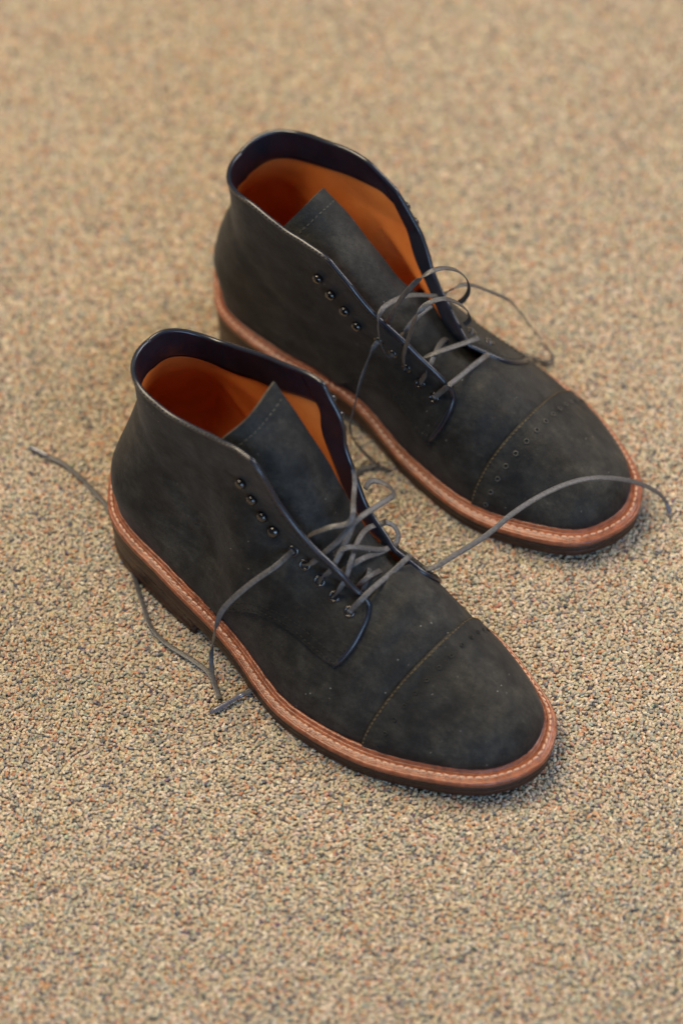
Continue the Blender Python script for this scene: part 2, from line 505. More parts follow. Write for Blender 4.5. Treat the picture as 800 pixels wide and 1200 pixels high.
ZRX = [18, 19, 20, 21, 22, 23, 24, 25.5, 27, 28.3, 29.1, 29.55]
ZRZ = [8.288, 8.032, 7.76, 7.402, 6.846, 6.245, 5.542, 4.899, 4.327, 3.782, 3.244, 2.713]
EXPO = {-1: [1.347, 1.25, 1.6, 1.5, 1.55, 1.78], 1: [2.2, 1.15, 1.35, 2.2, 2.1, 1.83]}
YCT = [1.037, 0.94]

class Last:
    """side-view and width model of one boot, local cm: x to the toe, y to the inner side, z up"""
    def __init__(s, d):
        s.d = d
        pts = [(0, 0)] + [(x, -w) for x, w in zip(XS, d['lat'])] + [(31, d['yt'])] + [(x, w) for x, w in zip(XS[::-1], d['med'][::-1])]
        o = cr(pts)
        t = np.roll(o, -1, 0) - np.roll(o, 1, 0)
        # gentle smoothing of the outline normals
        nrm = np.stack([t[:, 1], -t[:, 0]], 1)
        for _ in range(6):
            nrm = (np.roll(nrm, 1, 0) + 2 * nrm + np.roll(nrm, -1, 0)) / 4
        s.o, s.n = o, unit(nrm)
        k = cr(np.stack([d['ins'], np.zeros(18)], 1))[:, 0]
        for _ in range(10):
            k = (np.roll(k, 1) + 2 * k + np.roll(k, -1)) / 4
        s.k = k
        fe = o - s.n * k[:, None]
        s.fe = fe
        i0 = int(np.argmin(fe[:, 0]))
        fr = np.roll(fe, -i0, 0)
        h = int(np.argmax(fr[:, 0]))
        la, me_ = fr[:h + 1], np.concatenate([fr[h:], fr[:1]])[::-1]
        s.side = {}
        for sg, q in ((-1, la), (1, me_)):
            x = np.maximum.accumulate(q[:, 0] + np.arange(len(q)) * 1e-6)
            s.side[sg] = (x, q[:, 1] * sg)
        s.x0 = max(s.side[-1][0][0], s.side[1][0][0])
        s.x1 = min(s.side[-1][0][-1], s.side[1][0][-1])
    def lift(s, x):
        return s.d['spring'] * np.clip((np.asarray(x) - 21) / 10, 0, 1) ** 2
    def zw(s, x):
        x = np.asarray(x, float)
        base = s.d['tz'] + (s.d['hz'] - s.d['tz']) * (1 - smooth(6, 19, x))
        return base + s.lift(x) + np.interp(x, [0, 8, 14, 20, 31], [0, *s.d['zw'], 0])
    def zf(s, x):
        return s.zw(x) + 0.10
    def b(s, x, sg):
        q = s.side[sg]
        return np.interp(x, q[0], q[1])
    def ycf(s, x):
        return np.interp(x, [0, 6, 12, 18, 24, 29, 30.3], [0, 0, 0.3, YCT[0], YCT[1], 0.4, 0.33])
    def yc(s, x, z):
        k = smooth(3, 9, z)
        return s.ycf(x) * (1 - k) + (s.d['ycb'] + (0.85 - s.d['ycb']) * smooth(2.5, 8, x)) * k
    def zr(s, x):
        return np.interp(x, [8, 10, 12, 14, 16, 17] + ZRX + [s.x1], [17, 15, 13, 11, 9.3, 8.6] + ZRZ + [s.zf(s.x1)])
    def pq(s, x, sg):
        e = EXPO[sg]
        return np.interp(x, [19, 23, 27], e[:3]), np.interp(x, [19, 23, 27], e[3:])
    def vamp(s, x, sg, t):
        """point of the vamp section: t in 0..1 from the feather line to the ridge"""
        x, t = np.broadcast_arrays(np.asarray(x, float), np.asarray(t, float))
        p, q = s.pq(x, sg)
        f = np.sin(t * np.pi / 2)
        H = np.maximum(s.zr(x) - s.zf(x), 0.0)
        yc = s.ycf(x)
        half = s.b(x, sg) - sg * yc
        # slight undercut where the upper meets the welt
        bul = 1 + 0.025 * np.sin(np.clip(f / 0.5, 0, 1) * np.pi)
        y = yc + sg * half * (1 - f ** p) ** (1 / q) * bul
        cr_ = np.exp(-((x - 21.6 - 0.12 * y) / 1.5) ** 2) * np.sin((x - 0.16 * y) * 3.9 + 0.5 * np.sin(y * 0.9)) * f ** 2 * (1 - smooth(22.6, 23.3, x))
        return np.stack([x, y, s.zf(x) + f * H + 0.055 * cr_], -1)
    def wv(s, x, z, sg):
        p, q = s.pq(x, sg)
        H = np.maximum(s.zr(x) - s.zf(x), 0.05)
        f = np.clip((z - s.zf(x)) / H, 0, 1)
        half = s.b(x, sg) - sg * s.ycf(x)
        bul = 1 + 0.025 * np.sin(np.clip(f / 0.5, 0, 1) * np.pi)
        return s.ycf(x) + sg * half * (1 - f ** p) ** (1 / q) * bul
    def xb(s, z):
        return s.d['neck'] * smooth(8.5, 12, z) + np.interp(z, [3.3, 4.2, 5, 6, 7, 8.3, 9.5, 11, 12, 13.2, 14.3, 16], [s.x0, s.x0 - 0.02, s.x0 + 0.0, s.x0 + 0.12, s.x0 + 0.38, 1.45, 1.85, 2.3, 2.4, 2.35, 2.2, 2.0])
    def xf(s, z, sg):
        fa = [p for p in s.d['face'][sg] if p[1] > 6.9]
        zz = [p[1] for p in fa][::-1]
        return np.interp(z, zz, [p[0] for p in fa][::-1])
    def yq(s, x, z, sg, off=0.24):
        """quarter surface: y at side-view point (x,z)"""
        x, z = np.broadcast_arrays(np.asarray(x, float), np.asarray(z, float))
        xb = s.xb(z)
        cm_ = np.interp(z, [3, 5, 7, 9, 11, 14.5], [3.65, 3.8 + s.d['heelw'], 3.55 + s.d['heelw'], 3.2 + 0.4 * s.d['heelw'], 3.0, 3.1])
        cf = np.interp(z, CFZ, s.d['cf'][sg])
        r = 3.5
        tt = np.clip((x - xb) / r, 0, 1)
        e = np.sqrt(np.maximum(1 - (1 - tt) ** 2.15, 0))
        xf = s.xf(z, sg)
        k = np.clip((x - xb - r * 0.7) / np.maximum(xf - xb - r * 0.7, 0.5), 0, 1)
        half = (cm_ + (cf - cm_) * smooth(0, 1, k)) * e
        yp = s.yc(x, z) + sg * half
        ze = z - s.zf(x)
        bl = s.b(np.maximum(x - (xb - s.x0), s.x0), sg) * sg
        kb = smooth(0.0, 3.2, ze)
        yp = bl * (1 - kb) + yp * kb
        yv = s.wv(x, z, sg) + sg * off
        # soft maximum (outward)
        A, B = yp * sg, yv * sg
        kx = smooth(8.5, 13, x)
        B = A + (B - A) * kx
        kk = 5.0
        Mx = np.maximum(A, B)
        r_ = Mx + np.log(np.exp(kk * (A - Mx)) + np.exp(kk * (B - Mx))) / kk - math.log(2) / kk * np.exp(-np.abs(A - B) * 2) * 1.0
        return sg * r_

def build_boot(spec, label):
    L = Last(spec)
    mir = spec['mir']
    root = bpy.data.objects.new('boot', None)
    C.objects.link(root)
    root.location = (spec['pose'][0] * CM, spec['pose'][1] * CM, 0)
    root.rotation_euler = (0, 0, spec['pose'][2])
    root['label'], root['category'], root['group'] = label, 'boot', 'pair of black suede cap toe boots'
    def mm(V):
        V = np.array(V, float).reshape(-1, 3)
        V[:, 1] *= mir
        return V
    def put(name, V, Fc, mat, parent=root, sm=True):
        Fc = [f[::-1] for f in Fc] if mir < 0 else Fc
        return mesh(name, mm(V), Fc, mat, parent, sm)
    def put_bag(name, bag, mat, parent=root, kind=None):
        o = put(name, np.concatenate(bag.V), bag.F, mat, parent)
        if kind:
            o['kind'] = kind
        return o
    n = len(L.o)
    # ---------------- welt: a ring with a stitched ridge and rolled edge
    prof = [(1.35, -0.02), (1.0, 0.0), (0.98, 0.13), (0.90, 0.19), (0.80, 0.15), (0.74, 0.02), (0.68, -0.015), (0.62, 0.03),
            (0.54, 0.075), (0.42, 0.085), (0.30, 0.07), (0.24, 0.02), (0.20, 0.015), (0.14, 0.045), (0.06, 0.03), (0.0, -0.05), (-0.01, -0.16), (0.02, -0.30), (0.08, -0.38), (0.5, -0.40)]
    V = []
    for d_, h in prof:
        w = L.o - L.n * (L.k * d_)[:, None]
        wob = 0.012 * np.sin(np.arange(n) * 2.1 + d_ * 30) * (1 if d_ < 0.7 else 1.0) + (0.035 * np.sin(np.arange(n) * 1.75) * (0.6 + 0.4 * np.sin(np.arange(n) * 0.31)) if 0.85 < d_ < 1.0 else 0)
        V.append(np.c_[w, L.zw(w[:, 0]) + h + wob])
    V = np.array(V)
    welt = put('welt', V, grid_faces(len(prof), n, cm=True), 'welt')
    # stitches along the ridge
    w = L.o - L.n * (L.k * 0.42)[:, None]
    P = np.c_[w, L.zw(w[:, 0]) + 0.085]
    P = np.r_[P, P[:1]]
    bag = Bag()
    stitches(P, np.tile([0, 0, 1.0], (len(P), 1)), 0.31, 0.11, 0.14, 0.11, bag)
    put_bag('welt_stitching', bag, 'stitch', welt, 'stuff')
    # ---------------- midsole and outsole
    def sole_ring(zt, zb, ins, name, mat, cap=False, xmax=None):
        pr = [(ins + 0.5, 0.0), (ins + 0.03, 0.0), (ins, 0.12), (ins - 0.02, 0.5), (ins, 0.88), (ins + 0.05, 1.0), (ins + 0.6, 1.0)]
        V = []
        for d_, f in pr:
            q = L.o - L.n * d_
            q = np.c_[q, zt(q[:, 0]) * (1 - f) + zb(q[:, 0]) * f]
            V.append(q)
        V = np.array(V)
        Fc = grid_faces(len(pr), n, cm=True)
        if cap:
            Fc.append(tuple(range((len(pr) - 1) * n, len(pr) * n)))
        return put(name, V, Fc, mat)
    z_w = lambda x: L.zw(x) - 0.39
    z_m = lambda x: np.maximum(L.zw(x) - 0.80, L.lift(x) + 0.34)
    z_o = lambda x: np.maximum(np.maximum(L.zw(x) - 1.27 - 0.45 * (1 - smooth(11, 17, x)), L.lift(x)), 0.0) + 0.0
    sole_ring(z_w, z_m, 0.07, 'midsole', 'sole')
    sole_ring(z_m, z_o, 0.11, 'outsole', 'outsole', True)
    # heel stack
    hs = cr([(0.16, 0)] + [(x, -(np.interp(x, XS, spec['lat']) - 0.16)) for x in (0.6, 3, 6, 8.4)] + [(8.7, 0)] +
            [(x, np.interp(x, XS, spec['med']) - 0.16) for x in (8.4, 6, 3, 0.6)], 10)
    # keep the heel corners square: use the sole outline itself for x < 8.6
    idx = [i for i in range(n) if L.o[i, 0] < 10.3]
    lat_i = [i for i in idx if i <= 9 * 14]
    med_i = [i for i in idx if i > 9 * 14]
    ring = np.concatenate([(L.o - L.n * 0.13)[med_i], (L.o - L.n * 0.13)[lat_i]])
    nr = len(ring)
    cen = np.array([4.4, 0])
    lv = [(0.0, 1.0, -0.02), (0.48, 0.995, 0), (0.5, 0.985, 0), (0.52, 0.995, 0), (0.96, 1.0, 0), (1.0, 0.97, 0)]
    V = []
    for f, sc, _ in lv:
        q = cen + (ring - cen) * sc
        zt = z_o(q[:, 0]) + 0.01
        V.append(np.c_[q, zt * (1 - f) + (-0.05) * f])
    V = np.array(V)
    Fc = grid_faces(len(lv), nr, cm=True)
    Fc.append(tuple(range((len(lv) - 1) * nr, len(lv) * nr)))
    put('heel', V, Fc, 'outsole')
    # ---------------- vamp
    xs = np.r_[np.linspace(19.7, 27.5, 44), 27.5 + (L.x1 - 27.5) * np.sin(np.linspace(0, 1, 34)[1:] * np.pi / 2)]
    ts = np.linspace(0, 1, 34)
    bag = Bag()
    half = {}
    for sg in (-1, 1):
        half[sg] = L.vamp(xs[:, None], sg, ts[None, :])
    def skirt(g):
        lo = g[:, :1].copy()
        lo[..., 2] -= 0.22
        return np.concatenate([lo, g], 1)
    full = np.concatenate([skirt(half[-1]), skirt(half[1])[:, ::-1][:, 1:]], 1)
    bag.add(full, grid_faces(full.shape[0], full.shape[1]))
    xs2 = np.linspace(10.6, 19.7, 34)
    arc = sorted(ARC)
    for sg in (-1, 1):
        za = np.interp(xs2, [q[0] for q in arc], [q[1] for q in arc]) + 0.7
        H = L.zr(xs2) - L.zf(xs2)
        tm = np.arcsin(np.clip((za - L.zf(xs2)) / H, 0.05, 1)) * 2 / np.pi
        tm[-1] = 1.0
        tm = np.maximum(tm, smooth(19.0, 19.7, xs2) * 0.9)
        g = L.vamp(xs2[:, None], sg, tm[:, None] * np.linspace(0, 1, 16)[None, :])
        g = skirt(g)
        Fc = grid_faces(34, 17)
        bag.add(g, Fc if sg < 0 else [f[::-1] for f in Fc])
    put_bag('vamp', bag, 'suede')
    def vnormal(x, sg, t):
        e = 1e-3
        a = L.vamp(x + e, sg, t) - L.vamp(x - e, sg, t)
        t0, t1 = np.clip(t - e, 0, 1), np.clip(t + e, 0, 1)
        b_ = L.vamp(x, sg, t1) - L.vamp(x, sg, t0)
        nn = unit(np.cross(a, b_)) * (1 if sg < 0 else -1)
        return nn
    # ---------------- toe cap
    def xcap(t):
        return 23.59 - 0.77 * np.abs(np.cos(t * np.pi / 2)) ** 2.2
    rows = np.r_[np.linspace(0, 0.72, 26), 0.72 + 0.28 * np.sin(np.linspace(0, 1, 26)[1:] * np.pi / 2)]
    parts = {}
    for sg in (-1, 1):
        X = xcap(ts)[None, :] * (1 - rows[:, None]) + (L.x1 - 0.012) * rows[:, None]
        T = np.broadcast_to(ts[None, :], X.shape)
        N = vnormal(X, sg, np.clip(T, 0.004, 0.996))
        if sg < 0:
            N0 = N
        parts[sg] = (L.vamp(X, sg, T), N)
    Pf = np.concatenate([parts[-1][0], parts[1][0][:, ::-1][:, 1:]], 1)
    Nf = np.concatenate([parts[-1][1], parts[1][1][:, ::-1][:, 1:]], 1)
    # average the normals at the ridge and smooth them
    for _ in range(3):
        Nf[:, 1:-1] = Nf[:, :-2] + 2 * Nf[:, 1:-1] + Nf[:, 2:]
        Nf = unit(Nf)
    offs = np.full(len(rows), 0.155)
    cap_rows = [Pf[0] - Nf[0] * 0.02, Pf[0] + Nf[0] * 0.11] + [Pf[i] + Nf[i] * offs[i] for i in range(len(rows))]
    cap_rows[2] = Pf[0] * 0.9 + Pf[1] * 0.1 + Nf[0] * 0.15
    capV = np.array(cap_rows)
    cap = put('toe_cap', capV, grid_faces(capV.shape[0], capV.shape[1]), 'suede_cap')
    dl = np.zeros(capV.shape[:2])
    dl[1:] = np.cumsum(np.linalg.norm(np.diff(capV, axis=0), axis=2), axis=0)
    tt_ = np.linspace(-1, 1, capV.shape[1])[None, :]
    rub = (1.25 if mir > 0 else 0.45) * np.exp(-((dl - 1.15 - 0.25 * tt_) / 0.62) ** 2) * np.exp(-((tt_ + 0.28) / 0.42) ** 2)
    at_ = cap.data.attributes.new('rub', 'FLOAT', 'POINT')
    at_.data.foreach_set('value', rub.ravel())
    seam = capV[2]
    inner = capV[4]
    bag = Bag()
    q0 = resample(seam * 0.6 + capV[3] * 0.4, 120)
    nq = unit(np.stack([np.interp(np.linspace(0, 1, 120), np.linspace(0, 1, Nf.shape[1]), Nf[0][:, k]) for k in range(3)], 1))
    stitches(q0 + nq * 0.012, nq, 0.17, 0.10, 0.07, 0.07, bag)
    put_bag('cap_stitching', bag, 'tanstitch', cap, 'stuff')
    # perforations: a row of small punched holes behind the seam
    m_ = capV.shape[1]
    rowP = Pf[:, :] + Nf * 0.155
    dist = 0.95
    line = []
    for j in range(m_):
        d = np.r_[0, np.cumsum(np.linalg.norm(np.diff(rowP[:, j], axis=0), axis=1))]
        line.append(np.r_[[np.interp(dist, d, rowP[:, j, k]) for k in range(3)], [np.interp(dist, d, Nf[:, j, k]) for k in range(3)]])
    line = resample(np.array(line), 400)
    dd = np.r_[0, np.cumsum(np.linalg.norm(np.diff(line[:, :3], axis=0), axis=1))]
    for s_ in np.arange(0.5, dd[-1] - 0.3, 0.92):
        p = np.array([np.interp(s_, dd, line[:, k]) for k in range(6)])
        Vv, Fc = lathe([(0.0, -0.03), (0.10, -0.03), (0.105, 0.012), (0.12, 0.026), (0.14, 0.026), (0.165, 0.002)], p[:3] + p[3:] * 0.046, p[3:], 12)
        if mir > 0:
            Vv = (Vv - (p[:3] + p[3:] * 0.046)) * 0.8 + p[:3] + p[3:] * 0.042
        o = put('perforation', Vv, Fc, 'rim_glint' if mir < 0 else 'suede_cap', cap)  # far boot's rims carry the painted glint, near boot's plain suede
        o.data.materials.append(M['hole'])
        mi = [1 if i < 24 else 0 for i in range(len(o.data.polygons))]
        o.data.polygons.foreach_set('material_index', mi)
    # ---------------- quarters
    eyelet_bits = {}
    for sg in (-1, 1):
        topc = resample(cr(spec['top'][sg], 12, False), 200)
        fac = cr(spec['face'][sg], 12, False)[::-1]           # from the feather up to the corner
        fac = resample(fac, 300)
        topc[:, 0] += spec['neck'] * (1 - smooth(2.2, 7.0, topc[:, 0]))
        topc[:, 0] = np.maximum(topc[:, 0], L.xb(topc[:, 1]))
        topc[0, 0] = L.xb(topc[0, 1])
        zb0 = float(L.zf(L.x0)) - 0.05
        zt0 = topc[0, 1]
        xq, zq = fac[0]
        tcur = lambda u: np.stack([np.interp(u, np.linspace(0, 1, 200), topc[:, k]) for k in range(2)], -1)
        fcur = lambda v: np.stack([np.interp(v, np.linspace(0, 1, 300), fac[:, k]) for k in range(2)], -1)
        def lcur(v):
            z = zb0 + (zt0 - zb0) * v
            return np.stack([L.xb(z) + 0 * z, z], -1)
        def bcur(u):
            x = L.x0 + (xq - L.x0) * u
            z = (L.zf(x) - 0.05) * (1 - u) + u * ((L.zf(x) - 0.05) + (zq - (L.zf(xq) - 0.05)))
            return np.stack([x, z], -1)
        def sv(u, v):
            u, v = np.broadcast_arrays(np.asarray(u, float), np.asarray(v, float))
            p = ((1 - u)[..., None] * lcur(v) + u[..., None] * fcur(v) + (1 - v)[..., None] * bcur(u) + v[..., None] * tcur(u))
            c00, c10, c01, c11 = lcur(np.array(0.)), fcur(np.array(0.)), lcur(np.array(1.)), fcur(np.array(1.))
            p = p - ((1 - u) * (1 - v))[..., None] * c00 - (u * (1 - v))[..., None] * c10 - ((1 - u) * v)[..., None] * c01 - (u * v)[..., None] * c11
            return p
        sub = spec['face'][sg][11]
        arcp = cr([(11.2, 1.9)] + sorted(ARC_LOW if sub[1] < 4.0 else ARC) + [sub], 12, False)
        def zarc(x):
            return np.interp(x, arcp[:, 0], arcp[:, 1], left=-9, right=-9)
        def surf(u, v):
            p = sv(u, v)
            p[..., 1] = np.where(p[..., 0] > 11.2, np.maximum(p[..., 1], zarc(p[..., 0])), p[..., 1])
            y = L.yq(p[..., 0], p[..., 1], sg)
            d_ = p[..., 1] - np.interp(p[..., 0], [0, 2, 4.3, 6.1, 7.7, 9.4, 11, 14], [12.2, 11.6, 10.2, 8.7, 7.4, 6.4, 5.2, 3.0])
            y = y + sg * smooth(1.0, 3.0, p[..., 0]) * (0.07 * (1 - smooth(-0.5, 0.35, d_)) - 0.05 * np.exp(-((d_ - 0.55) / 0.45) ** 2))
            y = y + sg * 0.045 * np.sin(p[..., 0] * 0.9 + p[..., 1] * 1.3 + sg) * np.sin(p[..., 1] * 0.8 + 1.1) * smooth(4, 8, p[..., 0]) * (1 - smooth(12, 16, p[..., 0]))
            return np.stack([p[..., 0], y, p[..., 1]], -1)
        def nrm(u, v):
            u, v = np.broadcast_arrays(np.asarray(u, float), np.asarray(v, float))
            e = 2e-3
            u0, u1 = np.clip(u - e, 1e-4, 1), np.clip(u + e, 1e-4, 1)
            v0, v1 = np.clip(v - e, 0, 1), np.clip(v + e, 0, 1)
            a = surf(u1, v) - surf(u0, v)
            b_ = surf(u, v1) - surf(u, v0)
            nn = unit(np.cross(a, b_)) * (1 if sg < 0 else -1)
            return nn
        nu, nv = 72, 64
        us = np.linspace(0, 1, nu) ** 1.9
        vs = np.linspace(0, 1, nv)
        P = surf(us[:, None], vs[None, :])
        P[0, :, 1] = L.yq(P[0, :, 0] - 0.1, P[0, :, 2], sg)
        N = nrm(us[:, None], vs[None, :])
        for _ in range(2):
            N[:, 1:-1] = unit(N[:, :-2] + 2 * N[:, 1:-1] + N[:, 2:])
            N[1:-1] = unit(N[:-2] + 2 * N[1:-1] + N[2:])
        # at the heel seam the normal lies in the middle plane
        back = np.array([-0.985, 0, 0.12])
        for i_, f_ in enumerate((1.0, 0.75, 0.45, 0.2)):
            N[i_] = unit(N[i_] * (1 - f_) + back * f_)
        low = (P[..., 0] > 11.2) & (P[..., 2] < zarc(P[..., 0]) + 1e-4)
        lowf = low.ravel()
        Fc = [f for f in grid_faces(nu, nv) if not all(lowf[i] for i in f)]
        g_ = low.copy()
        for _ in range(3):
            g_[1:] |= g_[:-1]
            g_[:-1] |= g_[1:]
            g_[:, 1:] |= g_[:, :-1]
            g_[:, :-1] |= g_[:, 1:]
        g_ = g_.ravel()
        Fl = [f for f in grid_faces(nu, nv) if not any(g_[i] for i in f)]
        if sg > 0:
            Fc = [f[::-1] for f in Fc]
        q = put('quarter', P, Fc, 'suede')
        ap = arcp[2:]
        ap = resample(ap, 90)
        Vv, Ff = tube(np.stack([ap[:, 0], L.yq(ap[:, 0], ap[:, 1] + 0.05, sg) - sg * 0.10, ap[:, 1] + 0.03], 1), 0.10, 7)
        put('quarter_edge', Vv, Ff, 'suede', q)
        # inner lining
        Pi = P - N * 0.20
        Pi[0, :, 1] = P[0, :, 1]
        Pi[:, -1] = (P - N * 0.12)[:, -1]
        k0 = 0
        put('lining', Pi[:, k0:], [f[::-1] for f in (Fl if sg < 0 else [g[::-1] for g in Fl])], 'tan')
        # navy collar band inside the collar and along the facing
        def band(Pu, width, steps, along_v):
            out = []
            for i in range(Pu.shape[0]):
                col = Pu[i]
                d = np.r_[0, np.cumsum(np.linalg.norm(np.diff(col, axis=0), axis=1))]
                tt = np.linspace(0, width[i], steps)
                out.append(np.stack([np.interp(tt, d, col[:, k]) for k in range(3)], 1))
            return np.array(out)
        In = P - N * 0.255
        In[0, :, 1] = P[0, :, 1]
        bandP = band(In[:, ::-1], np.full(nu, 1.85), 10, True)
        # rounded lower edge folding back into the lining
        bandP = np.concatenate([bandP, (bandP[:, -1:] + 0.10 * N[:, -12:-11])], 1)
        o = put('collar_band', bandP, (grid_faces(nu, 11) if sg < 0 else [g[::-1] for g in grid_faces(nu, 11)]), 'navy')
        j0 = int(np.argmin(np.abs(vs - 0.42)))
        ff = In[::-1, j0:].transpose(1, 0, 2)
        fb = band(ff, np.full(ff.shape[0], 1.5), 10, False)
        fb = np.concatenate([fb, fb[:, -1:] + 0.10 * N[nu - 8, j0:][:, None]], 1) - 0.012 * N[-1, j0:][:, None]
        put('facing_band', fb, (grid_faces(fb.shape[0], 11)), 'navy')
        # binding along collar, facing and tab edge
        mid = P - N * 0.11
        edge_top = mid[:, -1]
        jt = int(np.argmin(np.linalg.norm(fcur(vs) - np.array(spec['face'][sg][11]), axis=1)))
        edge_front = mid[-1, jt:][::-1]
        path = np.concatenate([edge_top, edge_front[1:]])
        path = resample(path, 260)
        for _ in range(3):
            path[1:-1] = (path[:-2] + 2 * path[1:-1] + path[2:]) / 4
        rad = np.full(260, 0.155)
        rad[-6:] = np.linspace(0.155, 0.03, 6)
        Vv, Ff = tube(path, rad, 8)
        put('edge_binding', Vv, Ff, 'binding')
        # worn raw suede edge along the collar
        et = (P - N * 0.03)[:, -1] + np.array([0, 0, 0.055])
        et = resample(et, 160)
        Vv, Ff = tube(et, np.full(160, 0.06) + 0.012 * np.sin(np.arange(160) * 1.7), 6)
        put('raw_edge', Vv, Ff, 'raw')
        # stitch rows: along collar band, and the double row along the arc and tab
        bag = Bag()
        jj = int(np.argmin(np.abs(vs - 0.985)))
        for du in (0.0, 0.32):
            # arc rows in side view, shifted inwards
            base = resample(arcp[3:], 120)
            tdir = unit(np.gradient(base, axis=0))
            inn = np.stack([-tdir[:, 1], tdir[:, 0]], 1)
            pl = base + inn * (0.16 + du)
            y = L.yq(pl[:, 0], pl[:, 1], sg)
            SP = np.stack([pl[:, 0], y, pl[:, 1]], 1)
            e = 0.02
            ax_ = np.stack([np.full(120, 2 * e), L.yq(pl[:, 0] + e, pl[:, 1], sg) - L.yq(pl[:, 0] - e, pl[:, 1], sg), np.zeros(120)], 1)
            az_ = np.stack([np.zeros(120), L.yq(pl[:, 0], pl[:, 1] + e, sg) - L.yq(pl[:, 0], pl[:, 1] - e, sg), np.full(120, 2 * e)], 1)
            SN = unit(np.cross(ax_, az_)) * (1 if sg < 0 else -1)
            stitches(SP + SN * 0.01, SN, 0.20, 0.10, 0.085, 0.08, bag)
        # facing row, then the tab edge
        base = fcur(np.linspace(vs[jt], 0.99, 200))
        tdir = unit(np.gradient(base, axis=0))
        inn = np.stack([-tdir[:, 1], tdir[:, 0]], 1)
        pl = base + inn * 0.2
        y = L.yq(pl[:, 0], pl[:, 1], sg)
        SP = np.stack([pl[:, 0], y, pl[:, 1]], 1)
        e = 0.02
        ax_ = np.stack([np.full(200, 2 * e), L.yq(pl[:, 0] + e, pl[:, 1], sg) - L.yq(pl[:, 0] - e, pl[:, 1], sg), np.zeros(200)], 1)
        az_ = np.stack([np.zeros(200), L.yq(pl[:, 0], pl[:, 1] + e, sg) - L.yq(pl[:, 0], pl[:, 1] - e, sg), np.full(200, 2 * e)], 1)
        SN = unit(np.cross(ax_, az_)) * (1 if sg < 0 else -1)
        stitches(SP + SN * 0.008, SN, 0.17, 0.10, 0.05, 0.05, bag)
        put_bag('quarter_stitching', bag, 'darkstitch', q, 'stuff')
        # eyelets and hooks: five holes low on the facing, four hooks above
        base = fcur(np.linspace(0, 1, 600))
        tdir = unit(np.gradient(base, axis=0))
        inn = np.stack([-tdir[:, 1], tdir[:, 0]], 1)
        dfe = np.r_[0, np.cumsum(np.linalg.norm(np.diff(base, axis=0), axis=1))]
        tabc = np.array(spec['face'][sg][7])
        s0 = dfe[int(np.argmin(np.linalg.norm(base - tabc, axis=1)))]
        s1 = dfe[-1]
        bits = []
        span = s1 - s0
        known = EYE_XZ.get(('n' if mir > 0 else 'f', sg))
        for i_, (f, inset) in enumerate(EYE_EDGE):
            s_ = s0 + span * f
            c = np.array([np.interp(s_, dfe, base[:, k]) for k in range(2)])
            nn = np.array([np.interp(s_, dfe, inn[:, k]) for k in range(2)])
            pl = c + nn * inset
            x, z = known[i_] if known else pl
            y = float(L.yq(x, z, sg))
            ax1 = np.array([2 * e, float(L.yq(x + e, z, sg) - L.yq(x - e, z, sg)), 0])
            az1 = np.array([0, float(L.yq(x, z + e, sg) - L.yq(x, z - e, sg)), 2 * e])
            N1 = unit(np.cross(ax1, az1)) * (1 if sg < 0 else -1)
            bits.append((np.array([x, y, z]), N1))
        for i_, (p, N1) in enumerate(bits):
            if i_ < 5:
                Vv, Ff = lathe([(0.335, -0.02), (0.335, 0.025), (0.30, 0.07), (0.24, 0.08), (0.19, 0.045), (0.17, -0.005), (0.17, -0.03), (0.0, 0.004)], p, N1, 20)
                o = put('eyelet', Vv, Ff, 'eyelet' if mir < 0 else 'eyelet_worn')
                o.data.materials.append(M['hole'])
                o.data.polygons.foreach_set('material_index', [1 if i >= 5 * 20 else 0 for i in range(len(o.data.polygons))])
            else:
                Vv, Ff = lathe([(0.27, -0.06), (0.27, 0.03), (0.31, 0.06), (0.335, 0.13), (0.325, 0.21), (0.28, 0.29), (0.20, 0.345), (0.10, 0.372), (0.0, 0.376)], p, N1, 18)
                put('lace_hook', Vv, Ff, 'eyelet')
        eyelet_bits[sg] = bits
    # ---------------- insole
    q = L.o - L.n * (L.k + 0.75)[:, None]
    V = np.c_[q, L.zf(q[:, 0]) + 0.25]
    put('insole', V, [tuple(range(len(V)))], 'tan', sm=False)
    # ---------------- tongue
    tg = np.array(spec['tongue'], float)
    cols = []
    for j in range(3):
        cols.append(resample(cr(tg[:, j], 10, False), 40))
    cols = np.array(cols)              # 3 x 40 x 3
    rowsT = []
    for i in range(40):
        rowsT.append(resample(cr(cols[:, i], 10, False), 17))
    Tn = np.array(rowsT)               # 40 x 17 x 3
    # gentle wrinkles
    a = np.gradient(Tn, axis=0)
    b_ = np.gradient(Tn, axis=1)
    NT = unit(np.cross(b_, a))
    if NT[20, 8, 0] < 0:
        NT = -NT
    ii, jj_ = np.meshgrid(np.arange(40), np.arange(17), indexing='ij')
    Tn = Tn + NT * (0.10 * np.sin(ii * 0.23 + jj_ * 0.42 + mir) * np.sin(jj_ * 0.62 + 0.6) * smooth(3, 12, ii) + 0.03 * np.sin(ii * 0.7 - jj_ * 0.5))[..., None]
    back = Tn - NT * 0.22
    Vt = np.concatenate([Tn.reshape(-1, 3), back.reshape(-1, 3)])
    Fc = grid_faces(40, 17)
    off = 40 * 17
    Fb = [tuple(i + off for i in f[::-1]) for f in Fc]
    rim = [i * 17 for i in range(39, -1, -1)] + list(range(1, 17)) + [i * 17 + 16 for i in range(1, 40)]
    Fr = [(rim[i], rim[i + 1], rim[i + 1] + off, rim[i] + off) for i in range(len(rim) - 1)]
    tongue = put('tongue', Vt, Fc + Fb, 'suede_tongue')
    me = bpy.data.meshes.new('tongue_edge')
    o = put('tongue_edge', Vt, Fr, 'raw', tongue)
    bag = Bag()
    ln = Tn[2] * 0.6 + Tn[3] * 0.4
    stitches(resample(ln, 60) + NT[2, 8] * 0.012, np.tile(NT[2, 8], (60, 1)), 0.2, 0.12, 0.06, 0.05, bag)
